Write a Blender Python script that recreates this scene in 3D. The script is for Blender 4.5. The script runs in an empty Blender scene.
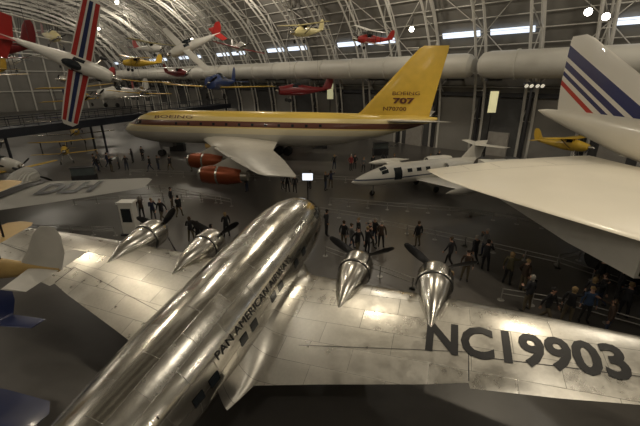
import bpy, math, random, bmesh
from mathutils import Vector, Matrix
random.seed(7)
C=bpy.context
V=Vector
# ------------------------------------------------------------ materials
def new_mat(name):
    m=bpy.data.materials.new(name); m.use_nodes=True
    nt=m.node_tree; b=nt.nodes['Principled BSDF']
    return m,nt,b
def mat(name,col,rough=.5,metal=0.,noise=.12,scale=1.5,emit=0,coat=0):
    m,nt,b=new_mat(name)
    b.inputs['Roughness'].default_value=rough; b.inputs['Metallic'].default_value=metal
    if coat: b.inputs['Coat Weight'].default_value=coat; b.inputs['Coat Roughness'].default_value=.12
    tc=nt.nodes.new('ShaderNodeTexCoord'); n=nt.nodes.new('ShaderNodeTexNoise')
    n.inputs['Scale'].default_value=scale; n.inputs['Detail'].default_value=4
    r=nt.nodes.new('ShaderNodeValToRGB')
    r.color_ramp.elements[0].position=.3; r.color_ramp.elements[1].position=.7
    r.color_ramp.elements[0].color=tuple(c*(1-noise) for c in col)+(1,)
    r.color_ramp.elements[1].color=tuple(min(1,c*(1+noise)) for c in col)+(1,)
    nt.links.new(tc.outputs['Object'],n.inputs['Vector']); nt.links.new(n.outputs['Fac'],r.inputs['Fac'])
    nt.links.new(r.outputs['Color'],b.inputs['Base Color'])
    if emit:
        b.inputs['Emission Color'].default_value=col+(1,); b.inputs['Emission Strength'].default_value=emit
    return m
def mathn(nt,op,a,b=None,c=None):
    n=nt.nodes.new('ShaderNodeMath'); n.operation=op
    for i,v in enumerate((a,b,c)):
        if v is None: continue
        if isinstance(v,(int,float)): n.inputs[i].default_value=v
        else: nt.links.new(v,n.inputs[i])
    return n.outputs[0]
def alu(name,base,rough=.25,cyl=False,bw=1.6,bh=.7,var=.12,bump=.25,mort=.7,rot=False):
    m,nt,b=new_mat(name)
    tc=nt.nodes.new('ShaderNodeTexCoord'); sp=nt.nodes.new('ShaderNodeSeparateXYZ')
    nt.links.new(tc.outputs['Object'],sp.inputs[0])
    cb=nt.nodes.new('ShaderNodeCombineXYZ'); nt.links.new(sp.outputs['X'],cb.inputs[1 if rot else 0])
    if cyl:
        a=mathn(nt,'ARCTAN2',sp.outputs['Y'],sp.outputs['Z']); a=mathn(nt,'MULTIPLY',a,1.75); nt.links.new(a,cb.inputs[1])
    else: nt.links.new(sp.outputs['Y'],cb.inputs[0 if rot else 1])
    br=nt.nodes.new('ShaderNodeTexBrick'); nt.links.new(cb.outputs[0],br.inputs['Vector'])
    br.inputs['Scale'].default_value=1; br.inputs['Brick Width'].default_value=bw; br.inputs['Row Height'].default_value=bh
    br.inputs['Mortar Size'].default_value=.010; br.inputs['Mortar Smooth'].default_value=.3; br.inputs['Bias'].default_value=0
    br.inputs['Color1'].default_value=tuple(c*(1-var) for c in base)+(1,)
    br.inputs['Color2'].default_value=tuple(min(1,c*(1+var)) for c in base)+(1,)
    br.inputs['Mortar'].default_value=tuple(c*mort for c in base)+(1,)
    no=nt.nodes.new('ShaderNodeTexNoise'); no.inputs['Scale'].default_value=2.2; no.inputs['Detail'].default_value=5
    nt.links.new(tc.outputs['Object'],no.inputs['Vector'])
    no2=nt.nodes.new('ShaderNodeTexNoise'); no2.inputs['Scale'].default_value=.45; no2.inputs['Detail'].default_value=3
    nt.links.new(tc.outputs['Object'],no2.inputs['Vector'])
    no3=nt.nodes.new('ShaderNodeTexNoise'); no3.inputs['Scale'].default_value=9; no3.inputs['Detail'].default_value=4
    nt.links.new(tc.outputs['Object'],no3.inputs['Vector'])
    mul=nt.nodes.new('ShaderNodeMix'); mul.data_type='RGBA'; mul.blend_type='MULTIPLY'; mul.inputs['Factor'].default_value=1
    g=mathn(nt,'MULTIPLY_ADD',no2.outputs['Fac'],.5,.62); g=mathn(nt,'MULTIPLY_ADD',no3.outputs['Fac'],.25,g)
    nt.links.new(br.outputs['Color'],mul.inputs['A']); nt.links.new(g,mul.inputs['B'])
    nt.links.new(mul.outputs['Result'],b.inputs['Base Color']); b.inputs['Metallic'].default_value=1
    # per-panel roughness variation
    bw2=nt.nodes.new('ShaderNodeRGBToBW'); nt.links.new(br.outputs['Color'],bw2.inputs[0])
    rg=mathn(nt,'MULTIPLY_ADD',no.outputs['Fac'],.26,rough-.13); rg=mathn(nt,'MULTIPLY_ADD',bw2.outputs[0],-.8,rg); rg=mathn(nt,'ADD',rg,.8*sum(base)/3)
    nt.links.new(rg,b.inputs['Roughness'])
    bp=nt.nodes.new('ShaderNodeBump'); bp.inputs['Strength'].default_value=bump; bp.inputs['Distance'].default_value=.03
    h=mathn(nt,'MULTIPLY_ADD',br.outputs['Fac'],-.8,no.outputs['Fac']); nt.links.new(h,bp.inputs['Height'])
    nt.links.new(bp.outputs[0],b.inputs['Normal'])
    return m
def band_mat(name,kx,kz,lo,hi,stops,rough=.35,coat=.3):
    """constant colour bands over t=kx*x+kz*z in object space (paint scheme)"""
    m,nt,b=new_mat(name); tc=nt.nodes.new('ShaderNodeTexCoord'); sp=nt.nodes.new('ShaderNodeSeparateXYZ')
    nt.links.new(tc.outputs['Object'],sp.inputs[0])
    t=mathn(nt,'MULTIPLY',sp.outputs['X'],kx); t=mathn(nt,'MULTIPLY_ADD',sp.outputs['Z'],kz,t)
    t=mathn(nt,'SUBTRACT',t,lo); t=mathn(nt,'DIVIDE',t,hi-lo)
    r=nt.nodes.new('ShaderNodeValToRGB'); r.color_ramp.interpolation='CONSTANT'; e=r.color_ramp.elements
    e[0].position=0; e[0].color=stops[0][1]+(1,); e.remove(e[1])
    for p,c in stops[1:]:
        q=e.new((p-lo)/(hi-lo)); q.color=c+(1,)
    nt.links.new(t,r.inputs[0]); nt.links.new(r.outputs[0],b.inputs['Base Color'])
    b.inputs['Roughness'].default_value=rough; b.inputs['Coat Weight'].default_value=coat
    return m
# ------------------------------------------------------------ mesh builder
class MB:
    def __init__(s): s.v=[];s.f=[];s.m=[]
    def face(s,idx,m): s.f.append(tuple(idx)); s.m.append(m)
    def rings(s,rings,m,cap=True,close=True):
        b=len(s.v); n=len(rings[0])
        for r in rings: s.v.extend([tuple(p) for p in r])
        for i in range(len(rings)-1):
            for j in range(n if close else n-1):
                k=(j+1)%n
                s.face((b+i*n+j,b+i*n+k,b+(i+1)*n+k,b+(i+1)*n+j),m)
        if cap:
            s.face([b+j for j in range(n)],m); e=b+(len(rings)-1)*n; s.face([e+j for j in range(n)],m)
    def loft(s,secs,m,n=32,cap=True):
        s.rings([[(x,yc+hw*math.cos(2*math.pi*j/n),zc+hh*math.sin(2*math.pi*j/n)) for j in range(n)] for x,yc,zc,hw,hh in secs],m,cap)
    def cyl(s,p0,p1,r0,r1=None,m=0,n=12,cap=True):
        p0=V(p0);p1=V(p1); r1=r0 if r1 is None else r1
        d=(p1-p0).normalized(); a=d.orthogonal().normalized(); b=d.cross(a)
        s.rings([[p+(a*math.cos(2*math.pi*j/n)+b*math.sin(2*math.pi*j/n))*r for j in range(n)] for p,r in((p0,r0),(p1,r1))],m,cap)
    def wheel(s,c,axis,r,w,m=0,mh=None,n=20):
        c=V(c);a=V(axis).normalized()
        o=a.orthogonal().normalized();b=a.cross(o)
        prof=[(-.5,.55),(-.5,.85),(-.3,1),(.3,1),(.5,.85),(.5,.55)]
        s.rings([[c+a*(t*w)+(o*math.cos(2*math.pi*j/n)+b*math.sin(2*math.pi*j/n))*(r*q) for j in range(n)] for t,q in prof],m)
        if mh is not None: s.cyl(c-a*w*.42,c+a*w*.42,r*.5,r*.5,mh,n)
    def box(s,c,h,m=0,R=None):
        c=V(c);b=len(s.v)
        for x in(-1,1):
            for y in(-1,1):
                for z in(-1,1):
                    p=V((x*h[0],y*h[1],z*h[2])); p=(R@p if R else p)+c; s.v.append(tuple(p))
        for q in((0,1,3,2),(4,6,7,5),(0,4,5,1),(2,3,7,6),(0,2,6,4),(1,5,7,3)): s.face([b+i for i in q],m)
    def ell(s,c,r,m=0,n=12,k=8):
        c=V(c); rings=[]
        for i in range(k+1):
            t=-math.pi/2+math.pi*(i*.98+.01*k)/k
            rings.append([(c.x+r[0]*math.cos(t)*math.cos(2*math.pi*j/n),c.y+r[1]*math.cos(t)*math.sin(2*math.pi*j/n),c.z+r[2]*math.sin(t)) for j in range(n)])
        s.rings(rings,m)
    def wing(s,secs,m,vert=False,side=1,cap=True):
        """secs (span, xLE, xTE, z, thick)"""
        cs=[0,.015,.06,.15,.3,.45,.6,.75,.88,1]
        rings=[]
        for y,le,te,z,t in secs:
            ch=le-te; up=[];lo=[]
            for c in cs:
                h=th(c,t)*ch; up.append((le-c*ch,h)); lo.append((le-c*ch,-h*.7))
            pts=up+lo[-2:0:-1]
            rings.append([((x,z+h,y) if vert else (x,side*y,z+h)) for x,h in pts])
        s.rings(rings,m,cap)
    def poly_strip(s,rows,m):
        b=len(s.v);n=len(rows[0])
        for r in rows: s.v.extend([tuple(p) for p in r])
        for i in range(len(rows)-1):
            for j in range(n-1): s.face((b+i*n+j,b+i*n+j+1,b+(i+1)*n+j+1,b+(i+1)*n+j),m)
    def obj(s,name,mats,M=None,parent=None,sharp=35,recalc=True):
        me=bpy.data.meshes.new(name); me.from_pydata(s.v,[],s.f); me.update()
        for mm in mats: me.materials.append(mm)
        me.polygons.foreach_set('material_index',s.m); me.polygons.foreach_set('use_smooth',[True]*len(s.f))
        if recalc:
            bm=bmesh.new(); bm.from_mesh(me); bmesh.ops.recalc_face_normals(bm,faces=bm.faces); bm.to_mesh(me); bm.free()
        me.set_sharp_from_angle(angle=math.radians(sharp))
        o=bpy.data.objects.new(name,me); C.collection.objects.link(o)
        if M is not None: o.matrix_world=M
        if parent: o.parent=parent
        return o
def th(c,t): return 5*t*(.2969*math.sqrt(c)-.126*c-.3516*c*c+.2843*c**3-.1015*c**4)
def wtop(secs,y,x):
    for a,b in zip(secs,secs[1:]):
        if a[0]<=y<=b[0]:
            k=(y-a[0])/(b[0]-a[0]); q=[a[i]+(b[i]-a[i])*k for i in range(5)]
            ch=q[1]-q[2]; c=min(1,max(0,(q[1]-x)/ch)); 
            cs=[0,.015,.06,.15,.3,.45,.6,.75,.88,1]
            for c0,c1 in zip(cs,cs[1:]):
                if c0<=c<=c1: h=th(c0,q[4])+(th(c1,q[4])-th(c0,q[4]))*(c-c0)/(c1-c0)
            return q[3]+h*ch
    return secs[-1][3]
def empty(name,M=None):
    o=bpy.data.objects.new(name,None); C.collection.objects.link(o)
    if M is not None: o.matrix_world=M
    return o
def fsec(secs,x):
    for a,b in zip(secs,secs[1:]):
        if b[0]<=x<=a[0]:
            k=(x-a[0])/(b[0]-a[0]); return [a[i]+(b[i]-a[i])*k for i in range(5)]
    return secs[0] if x>secs[0][0] else secs[-1]
def fpt(secs,x,ang,side,off=.015):
    """ang from horizontal (rad), side +1 left / -1 right"""
    q=fsec(secs,x); return V((x,side*(q[3]+off)*math.cos(ang),q[2]+(q[4]+off)*math.sin(ang)))
def fwindow(mb,secs,x0,x1,a0,a1,side,m,off=.015,nx=3,na=3):
    mb.poly_strip([[fpt(secs,x0+(x1-x0)*i/nx,a0+(a1-a0)*j/na,side,off) for j in range(na+1)] for i in range(nx+1)],m)
def text_mesh(name,txt,fit,mapf,material,parent=None,cut=None,bold=.0):
    """text converted to a mesh, scaled to fit=(w,h) and laid on a surface by mapf(u,v)"""
    cu=bpy.data.curves.new(name,'FONT'); cu.body=txt; cu.size=1; cu.offset=bold; cu.resolution_u=3
    o=bpy.data.objects.new(name,cu); C.collection.objects.link(o); C.view_layer.update()
    me=bpy.data.meshes.new_from_object(o.evaluated_get(C.evaluated_depsgraph_get())); bpy.data.objects.remove(o)
    xs=[v.co.x for v in me.vertices]; ys=[v.co.y for v in me.vertices]; x0,y0=min(xs),min(ys); kx=fit[0]/(max(xs)-x0); ky=fit[1]/(max(ys)-y0)
    for v in me.vertices: v.co=((v.co.x-x0)*kx,(v.co.y-y0)*ky,0)
    bm=bmesh.new(); bm.from_mesh(me)
    if cut:
        for ax,mx in((0,fit[0]),(1,fit[1])):
            k=cut
            while k<mx:
                bmesh.ops.bisect_plane(bm,geom=bm.verts[:]+bm.edges[:]+bm.faces[:],plane_co=(k,0,0) if ax==0 else (0,k,0),plane_no=(1,0,0) if ax==0 else (0,1,0)); k+=cut
    for v in bm.verts: v.co=mapf(v.co.x,v.co.y)
    bm.to_mesh(me); bm.free(); me.materials.clear(); me.materials.append(material)
    ob=bpy.data.objects.new(name,me); C.collection.objects.link(ob)
    if parent: ob.parent=parent
    return ob
# shared materials
M_alu=alu('polished_aluminium_skin',(.66,.64,.585),.21,True,1.9,.62,.12,.22,.45)
M_aluw=alu('aluminium_wing_skin',(.60,.58,.53),.34,False,2.6,.95,.09,.18,.45,rot=True)
M_alup=mat('aluminium_plain',(.66,.64,.59),.24,1,.06)
M_black=mat('black_paint',(.012,.012,.014),.4)
M_rub=mat('tyre_rubber',(.015,.015,.015),.8)
M_glass=mat('dark_window_glass',(.02,.025,.03),.08)
M_white=mat('white_paint',(.74,.72,.66),.35,0,.04,coat=.3)
M_cream=mat('cream_white_paint',(.84,.79,.67),.38,0,.04,.3,coat=.2)
M_steel=mat('grey_steel',(.28,.28,.28),.4,.8)
M_dsteel=mat('dark_steel',(.05,.05,.055),.5,.4)
M_yellow=mat('yellow_paint',(.66,.43,.05),.35,0,.06,coat=.3)
M_red=mat('red_paint',(.42,.03,.025),.35,coat=.3)
M_navy=mat('navy_paint',(.02,.03,.10),.3,coat=.3)
M_tan=mat('tan_varnish',(.50,.34,.13),.45)
M_rail=mat('rail_grey',(.34,.33,.31),.45,.4)
# ------------------------------------------------------------ hall
D=V((-.731,.682,0));N=V((.682,.731,0))
def W(u,v,z): return D*u+N*v+V((0,0,z))
VC,VA,VH,VE=14.,38.,30.,2.4
U0,U1=-60.,150.
def vz(v,in_=0):
    a=min(1,abs(v-VC)/(VA-in_)); return (VH-in_)*(1-a**VE)**(1/VE)
def arc(n,in_=0):
    out=[]
    for i in range(n+1):
        t=math.pi*i/n; c,s=math.cos(t),math.sin(t)
        out.append((VC+(VA-in_)*math.copysign(abs(c)**(2/VE),c),(VH-in_)*abs(s)**(2/VE)))
    return out
m,nt,b=new_mat('concrete_floor')
tc=nt.nodes.new('ShaderNodeTexCoord')
n1=nt.nodes.new('ShaderNodeTexNoise'); n1.inputs['Scale'].default_value=.12; n1.inputs['Detail'].default_value=8
n2=nt.nodes.new('ShaderNodeTexNoise'); n2.inputs['Scale'].default_value=2.5; n2.inputs['Detail'].default_value=6
nt.links.new(tc.outputs['Object'],n1.inputs[0]); nt.links.new(tc.outputs['Object'],n2.inputs[0])
r=nt.nodes.new('ShaderNodeValToRGB'); r.color_ramp.elements[0].position=.3;r.color_ramp.elements[1].position=.7
r.color_ramp.elements[0].color=(.070,.065,.060,1); r.color_ramp.elements[1].color=(.105,.098,.090,1)
mx=mathn(nt,'MULTIPLY_ADD',n2.outputs['Fac'],.25,n1.outputs['Fac']); mx=mathn(nt,'SUBTRACT',mx,.12)
nt.links.new(mx,r.inputs[0]); nt.links.new(r.outputs[0],b.inputs['Base Color'])
rg=mathn(nt,'MULTIPLY_ADD',n1.outputs['Fac'],.3,.18); nt.links.new(rg,b.inputs['Roughness'])
M_floor=m
mb=MB(); b0=[W(U0,VC-VA-1,0),W(U1,VC-VA-1,0),W(U1,VC+VA+1,0),W(U0,VC+VA+1,0)]
mb.v=[tuple(p) for p in b0]+[tuple(p-V((0,0,.3))) for p in b0]
for q in((0,1,2,3),(7,6,5,4),(0,4,5,1),(1,5,6,2),(2,6,7,3),(3,7,4,0)): mb.face(q,0)
mb.obj('floor',[M_floor])
M_vault=mat('vault_panels',(.22,.21,.19),.75,0,.15,.15)
M_wall=mat('hall_wall_panels',(.24,.23,.21),.7,0,.12,.3)
M_truss=mat('truss_white_steel',(.62,.60,.55),.5,0,.05)
mb=MB(); A=arc(48)
mb.poly_strip([[W(U0+(U1-U0)*i/21,v,z) for v,z in A] for i in range(22)],0)
mb.obj('ceiling',[M_vault],recalc=False,sharp=60)
for nm,u in(('wall_end',U1),('wall_rear',U0)):
    mb=MB(); rows=[[W(u,v,z) for v,z in A],[W(u,v,0) for v,z in A]]; mb.poly_strip(rows,0)
    for k in range(-20,50,5):
        mb.box(W(u+(-.4 if u>0 else .4),k,vz(k)*.5),(.2,.2,vz(k)*.5),1,Matrix.Rotation(math.radians(137),3,'Z'))
    for z in(6,12,18,24):
        w=[v for v in range(-24,53) if vz(v)>z]
        mb.cyl(W(u+(-.4 if u>0 else .4),min(w),z),W(u+(-.4 if u>0 else .4),max(w),z),.2,.2,1,6)
    mb.obj(nm,[M_wall,M_truss],recalc=False)
# roof trusses
mb=MB(); n=28; A1=arc(n,.35); A2=arc(n,1.7)
def strut(p,q,r):
    mb.cyl(p,q,r,r,0,4,False)
us=[U0+6*i for i in range(1,35)]
for u in us:
    for i in range(n):
        strut(W(u,*A1[i]),W(u,*A1[i+1]),.12); 
        strut(W(u-.6,*A2[i]),W(u-.6,*A2[i+1]),.17); strut(W(u+.6,*A2[i]),W(u+.6,*A2[i+1]),.17)
        a=A1[i]; bq=A2[i+1] if i%2==0 else A2[i]; a=A1[i] if i%2==0 else A1[i+1]
        for s in(-.6,.6): strut(W(u,*a),W(u+s,*bq),.075)
    for i in range(n+1): strut(W(u-.6,*A2[i]),W(u+.6,*A2[i]),.06)
A1b=arc(56,.3)
for i in range(1,56): strut(W(us[0],*A1b[i]),W(us[-1],*A1b[i]),.07)
for k in range(0,len(us)-1):
    for i in range(0,n,2):
        a,b2=(i,i+2) if (k+i//2)%2==0 else (i+2,i)
        strut(W(us[k],*A1[a]),W(us[k+1],*A1[b2]),.06)
mb.obj('trim_roof_trusses',[M_truss],recalc=False)
# clerestory window strip
M_win=mat('daylight_window',(.75,.85,1.0),.3,0,.02,emit=1.3)
mb=MB()
def v_at(z): return VC+(VA-.3)*(1-(z/(VH-.3))**VE)**(1/VE)
for i in range(34):
    if i%3==2: continue
    u=U0+6*i+.6
    mb.poly_strip([[W(u,v_at(z)-.05,z) for z in(14.4,14.7,15.0)],[W(u+4.8,v_at(z)-.05,z) for z in(14.4,14.7,15.0)]],0)
mb.obj('window_1',[M_win],recalc=False)
# ducts
M_duct=mat('white_duct',(.60,.58,.52),.45,0,.05,.4)
def duct(name,u0,u1,v,z,r):
    mb=MB(); n=24; rings=[]
    sec=[(u0,r*.6),(u0+.4,r*.9),(u0+1.2,r)]
    k=u0+6
    while k<u1-3:
        sec+=[(k,r),(k+.02,r*1.06),(k+.25,r*1.06),(k+.27,r)]; k+=6
    sec+=[(u1-1.2,r),(u1-.4,r*.9),(u1,r*.6)]
    for u,rr in sec:
        rings.append([W(u,v+rr*math.cos(2*math.pi*j/n),z+rr*math.sin(2*math.pi*j/n)) for j in range(n)])
    mb.rings(rings,0)
    k=u0+3
    while k<u1:
        mb.box(W(k,v+2,z-r-.1),(.15,2.6,.12),1,Matrix.Rotation(math.radians(137),3,'Z')); k+=12
    mb.obj(name,[M_duct,M_dsteel],sharp=30)
duct('ventilation_duct',18,140,46.4,10.95,1.45)
duct('ventilation_duct.001',-35,17.2,46.2,11.0,1.5)
# side wall base : mezzanine band and dark bays
mb=MB(); R137=Matrix.Rotation(math.radians(137),3,'Z')
for i in range(34):
    u=U0+6*i+3
    mb.box(W(u,50.6,3.6),(2.9,.3,3.6),0 if i%2 else 2,R137)
    mb.box(W(u+3,50.2,4),(.15,.25,4),1,R137)
    if i%2==0: mb.box(W(u,50.1,1.5),(1.3,.3,1.5),3,R137)
mb.box(W(45,50.2,7.6),(104,.4,.25),1,R137)
mb.box(W(45,50.1,8.6),(104,.1,.05),1,R137)
mb.obj('wall_side',[M_wall,M_dsteel,mat('wall_dark_bay',(.08,.08,.08),.7),mat('wall_door_light',(.34,.32,.29),.6)])
# lamps
M_lamp=mat('lamp_lens',(1,.93,.78),.3,0,0,emit=30)
for u in range(-50,150,25):
    for v in(-8,14,37):
        z=vz(v)-5
        L=bpy.data.lights.new('hall_lamp','POINT'); L.energy=1550 if v==37 else 1150; L.color=(1,.90,.74); L.shadow_soft_size=.5
        o=bpy.data.objects.new('hall_lamp_light',L); C.collection.objects.link(o); o.location=W(u,v,z)
def spot(loc,aim,E,ang,col=(1,.86,.64),r=.6):  # added warm spots without fixtures, aimed at the aircraft for contrast
    L=bpy.data.lights.new('added_spot','SPOT'); L.energy=E; L.color=col; L.shadow_soft_size=r; L.spot_size=math.radians(ang); L.spot_blend=.8
    o=bpy.data.objects.new('added_spot_light',L); C.collection.objects.link(o); o.location=loc
    o.rotation_euler=(V(aim)-V(loc)).to_track_quat('-Z','Y').to_euler()
spot((14,24,24),(12,16,3),6000,50)
spot((2,30,25),(-2,12,3),2600,55)
spot((-20,26,25),(-8,14,3),2000,50)
spot((12,6,24),(8,10,2),2600,50)
spot((-2,30,25),(-8,45,4),4500,55)
spot((10,24,25),(8,40,6),4500,45)
spot((22,20,23),(19,34,7),4500,45)
def floodlight(p,aim):
    mb=MB(); d=(V(aim)-V(p)).normalized(); p=V(p)
    mb.cyl(p-d*.35,p,.18,.34,0,14); mb.cyl(p,p+d*.02,.30,.30,1,14); mb.cyl(p-d*.2,p-d*.2+V((0,0,1.3)),.03,.03,0,6)
    mb.obj('flood_lamp',[M_dsteel,M_lamp])
for p in[(23.3,35,14.9),(-14.2,88,18),(12,52,15.6),(25.3,35.5,14.6),(-26,80,17),(-50,90,24),(-58,104,22),(-38,76,23),(-44,110,19),(-30,100,18)]: floodlight(p,(0,0,9))
# ------------------------------------------------------------ vintage airliner (polished, 4 engines)
def place(x,y,z,h,s=1,tau=0):
    return Matrix.Translation((x,y,z))@Matrix.Rotation(h,4,'Z')@Matrix.Rotation(-tau,4,'Y')@Matrix.Scale(s,4)
E=empty('vintage_airliner',place(-1.577,14.0,3.0,1.243,.816,.116))
FS=[(4.05,0,-.30,.03,.03),(3.99,0,-.30,.28,.26),(3.8,0,-.28,.57,.54),(3.45,0,-.24,.88,.85),(2.9,0,-.17,1.16,1.15),(2.15,0,-.1,1.40,1.42),(1.2,0,-.04,1.58,1.61),(0,0,0,1.7,1.74),(-2,0,0,1.75,1.78),(-6,0,0,1.75,1.78),(-8.5,0,.03,1.7,1.72),(-11,0,.1,1.5,1.52),(-13.5,0,.22,1.17,1.2),(-16,0,.38,.75,.8),(-18,0,.52,.36,.4),(-18.8,0,.58,.08,.1)]
def dens(secs,k=3):
    out=[]
    for a,b in zip(secs,secs[1:]):
        for i in range(k): 
            t=i/k; out.append(tuple(a[j]+(b[j]-a[j])*t for j in range(5)))
    out.append(secs[-1]); return out
mb=MB(); mb.loft(FS,0,48)
for s in(1,-1):
    for x0,x1,a0,a1 in((3.0,2.55,.42,.72),(2.45,1.95,.40,.68),(1.85,1.35,.38,.62)):
        fwindow(mb,FS,x0,x1,a0,a1,s,1)
    fwindow(mb,FS,3.15,2.72,.85,1.35,s,1)
    for x in(-1.2,-2.2,-3.9,-4.6,-6.2,-6.9,-8.6,-9.3): fwindow(mb,FS,x,x-.42,.06,.25,s,1)
    fwindow(mb,FS,-10.6,-10.63,-.5,.6,s,2); fwindow(mb,FS,-11.5,-11.53,-.5,.6,s,2)
mb.obj('fuselage',[M_alu,M_glass,M_black],parent=E,sharp=50)
WS=[(1.0,-1.3,-8.0,-1.15,.145),(2.2,-1.5,-7.8,-1.05,.145),(4.2,-1.75,-7.3,-.85,.14),(7.8,-2.1,-6.45,-.52,.135),(9.0,-2.2,-6.1,-.42,.13),(9.05,-2.2,-6.3,-.42,.13),(11.5,-2.5,-6.05,-.22,.125),(14.3,-2.95,-5.65,.02,.115),(15.6,-3.3,-5.4,.12,.10),(16.2,-3.8,-5.1,.17,.08),(16.4,-4.2,-4.8,.18,.05)]
for s,nm in((1,'wing_left'),(-1,'wing_right')):
    mb=MB(); mb.wing(WS,0,side=s)
    def ws(y,x): return V((x,s*y,wtop(WS,y,x)+.012))
    def gap(y0,x0,y1,x1,w=.025):
        rows=[]
        for i in range(13):
            k=i/12; y=y0+(y1-y0)*k; x=x0+(x1-x0)*k
            dx,dy=(w,0) if abs(y1-y0)>abs(x1-x0) else (0,w)
            rows.append([ws(y+dy,x+dx),ws(y,x)])
        mb.poly_strip(rows,1)
    gap(9.0,-5.0,9.0,-6.05); gap(9.05,-5.15,15.2,-4.75); gap(3.2,-6.0,9.0,-5.0,.02)
    fr=[]
    for i in range(17):
        x=-1.3-i*.47
        q=fsec(FS,x); a=-.62 if i<14 else -.62+(i-13)*.05
        y0=(q[3]+.005)*math.cos(a+.35); z0=q[2]+(q[4])*math.sin(a+.35)
        wd=.9*math.sin(math.pi*min(1,(i+.8)/17))+.15
        row=[]
        for j in range(7):
            t=j/6; yy=y0+wd*t*1.1
            zt=wtop(WS,max(1.0,yy),x) if x>-7.8 else wtop(WS,max(1,yy),-7.8)
            row.append((x,s*yy,z0+(zt+.01-z0)*(1-(1-t)**2.2)))
        fr.append(row)
    mb.poly_strip(fr,0)
    mb.obj(nm,[M_aluw,M_dsteel],parent=E,recalc=False,sharp=40)
mb=MB()
for s in(1,-1): mb.wing([(.2,-14.6,-18.2,.75,.09),(3.5,-15.3,-18.1,.75,.08),(5.6,-16.1,-17.9,.75,.06),(6.0,-16.7,-17.6,.75,.04)],0,side=s)
rings=[(0.6,-11.5,-18.6,0,.05),(1.6,-13.2,-18.9,0,.07),(2.4,-15,-18.95,0,.08),(4.2,-16.2,-18.7,0,.08),(4.9,-16.8,-18.3,0,.06),(5.1,-17.3,-18.0,0,.04)]
mb.wing(rings,0,vert=True)
mb.obj('tail',[M_aluw],parent=E)
def prop(mb,x,y,z,R,rot,mblade,mtip,mhub,nb=3):
    mb.loft([(x+.42,y,z,.02,.02),(x+.34,y,z,.12,.12),(x+.15,y,z,.2,.2),(x-.1,y,z,.22,.22)],mhub,14)
    for i in range(nb):
        a=rot+2*math.pi*i/nb; u=V((0,math.cos(a),math.sin(a))); w=V((0,-math.sin(a),math.cos(a)))
        rr=[]
        for k,(t,c,tw) in enumerate([(.08,.07,1.1),(.25,.13,.85),(.5,.17,.6),(.78,.16,.42),(.95,.11,.38),(1,.05,.35)]):
            p=V((x,y,z))+u*(R*t); ca,sa=math.cos(tw),math.sin(tw)
            e1=w*ca+V((1,0,0))*sa; e2=V((1,0,0))*ca-w*sa
            rr.append([p+e1*(c*R*.6),p+e2*.03*R*.6,p-e1*(c*R*.6),p-e2*.03*R*.6])
        mb.rings(rr[:5],mblade); mb.rings(rr[4:],mtip)
rots=[2.65,2.75,2.5,2.3]
M_blade=mat('prop_blade_black',(.012,.012,.014),.3)
for i,(y,hx,hz,s) in enumerate([(4.15,0,-.6,-1),(7.75,-.3,-.35,-1),(4.15,0,-.6,1),(7.75,-.3,-.35,1)]):
    mb=MB(); yy=s*y
    zt=wtop(WS,y,-3.4)
    mb.loft([(hx-.32,yy,hz,.50,.50),(hx-.2,yy,hz,.60,.60),(hx-.32,yy,hz,.70,.70),(hx-.6,yy,hz,.78,.78),(hx-1.2,yy,hz,.80,.80),(hx-1.3,yy,hz,.73,.73),(hx-1.8,yy,hz,.70,.71),(hx-2.4,yy,hz,.58,.64),(hx-3.0,yy,hz+.02,.40,.50),(hx-3.5,yy,zt-.16,.22,.32),(hx-4.05,yy,zt-.2,.05,.12)],0,28)
    mb.cyl((hx-.36,yy,hz),(hx-.34,yy,hz),.52,.52,1,24)
    for j in range(9):
        a=2*math.pi*j/9; mb.cyl((hx-.22,yy+.16*math.cos(a),hz+.16*math.sin(a)),(hx-.22,yy+.47*math.cos(a),hz+.47*math.sin(a)),.085,.1,2,8)
    mb.cyl((hx-.34,yy,hz),(hx-.02,yy,hz),.2,.13,3,14)
    mb.cyl((hx-1.28,yy,hz),(hx-1.33,yy,hz),.775,.775,2,28)
    prop(mb,hx+.02,yy,hz,1.85,rots[i],4,4,3)
    mb.obj('engine_%d'%(i+1),[M_alup,M_black,M_dsteel,M_steel,M_blade,M_yellow],parent=E)
mb=MB()
for s in(1,-1):
    mb.wheel((-1.6,s*4.15,-2.8),(0,1,0),.7,.45,0,1); 
    for d in(-.35,.35): mb.cyl((-1.6,s*4.15+d,-2.8),(-2.4,s*4.15+d,-1.0),.08,.08,1)
    mb.cyl((-1.6,s*4.15-.4,-2.8),(-1.6,s*4.15+.4,-2.8),.08,.08,1)
    mb.cyl((-1.8,s*4.15,-2.4),(-4.2,s*4.15,-1.0),.06,.06,1)
mb.wheel((-16.3,0,-1.5),(0,1,0),.28,.2,0,1); mb.cyl((-16.3,.16,-1.5),(-16.0,0,.1),.06,.06,1)
mb.obj('landing_gear',[M_rub,M_steel],parent=E)
text_mesh('registration_text','NC19903',(5.95,1.4),lambda u,v:V((-5.28+v+.03*u,-(7.62+u),wtop(WS,7.62+u,-5.28+v+.03*u)+.02)),M_black,E,cut=.3,bold=.035)
for s in(1,-1):
    if s<0: f=lambda u,v:fpt(FS,-8.4+u,.36+v/1.75,-1,.02)
    else: f=lambda u,v:fpt(FS,-2.7-u,.36+v/1.75,1,.02)
    text_mesh('airline_text','PAN AMERICAN AIRWAYS',(5.7,.27),f,M_black,E,cut=.3,bold=.0)
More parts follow.
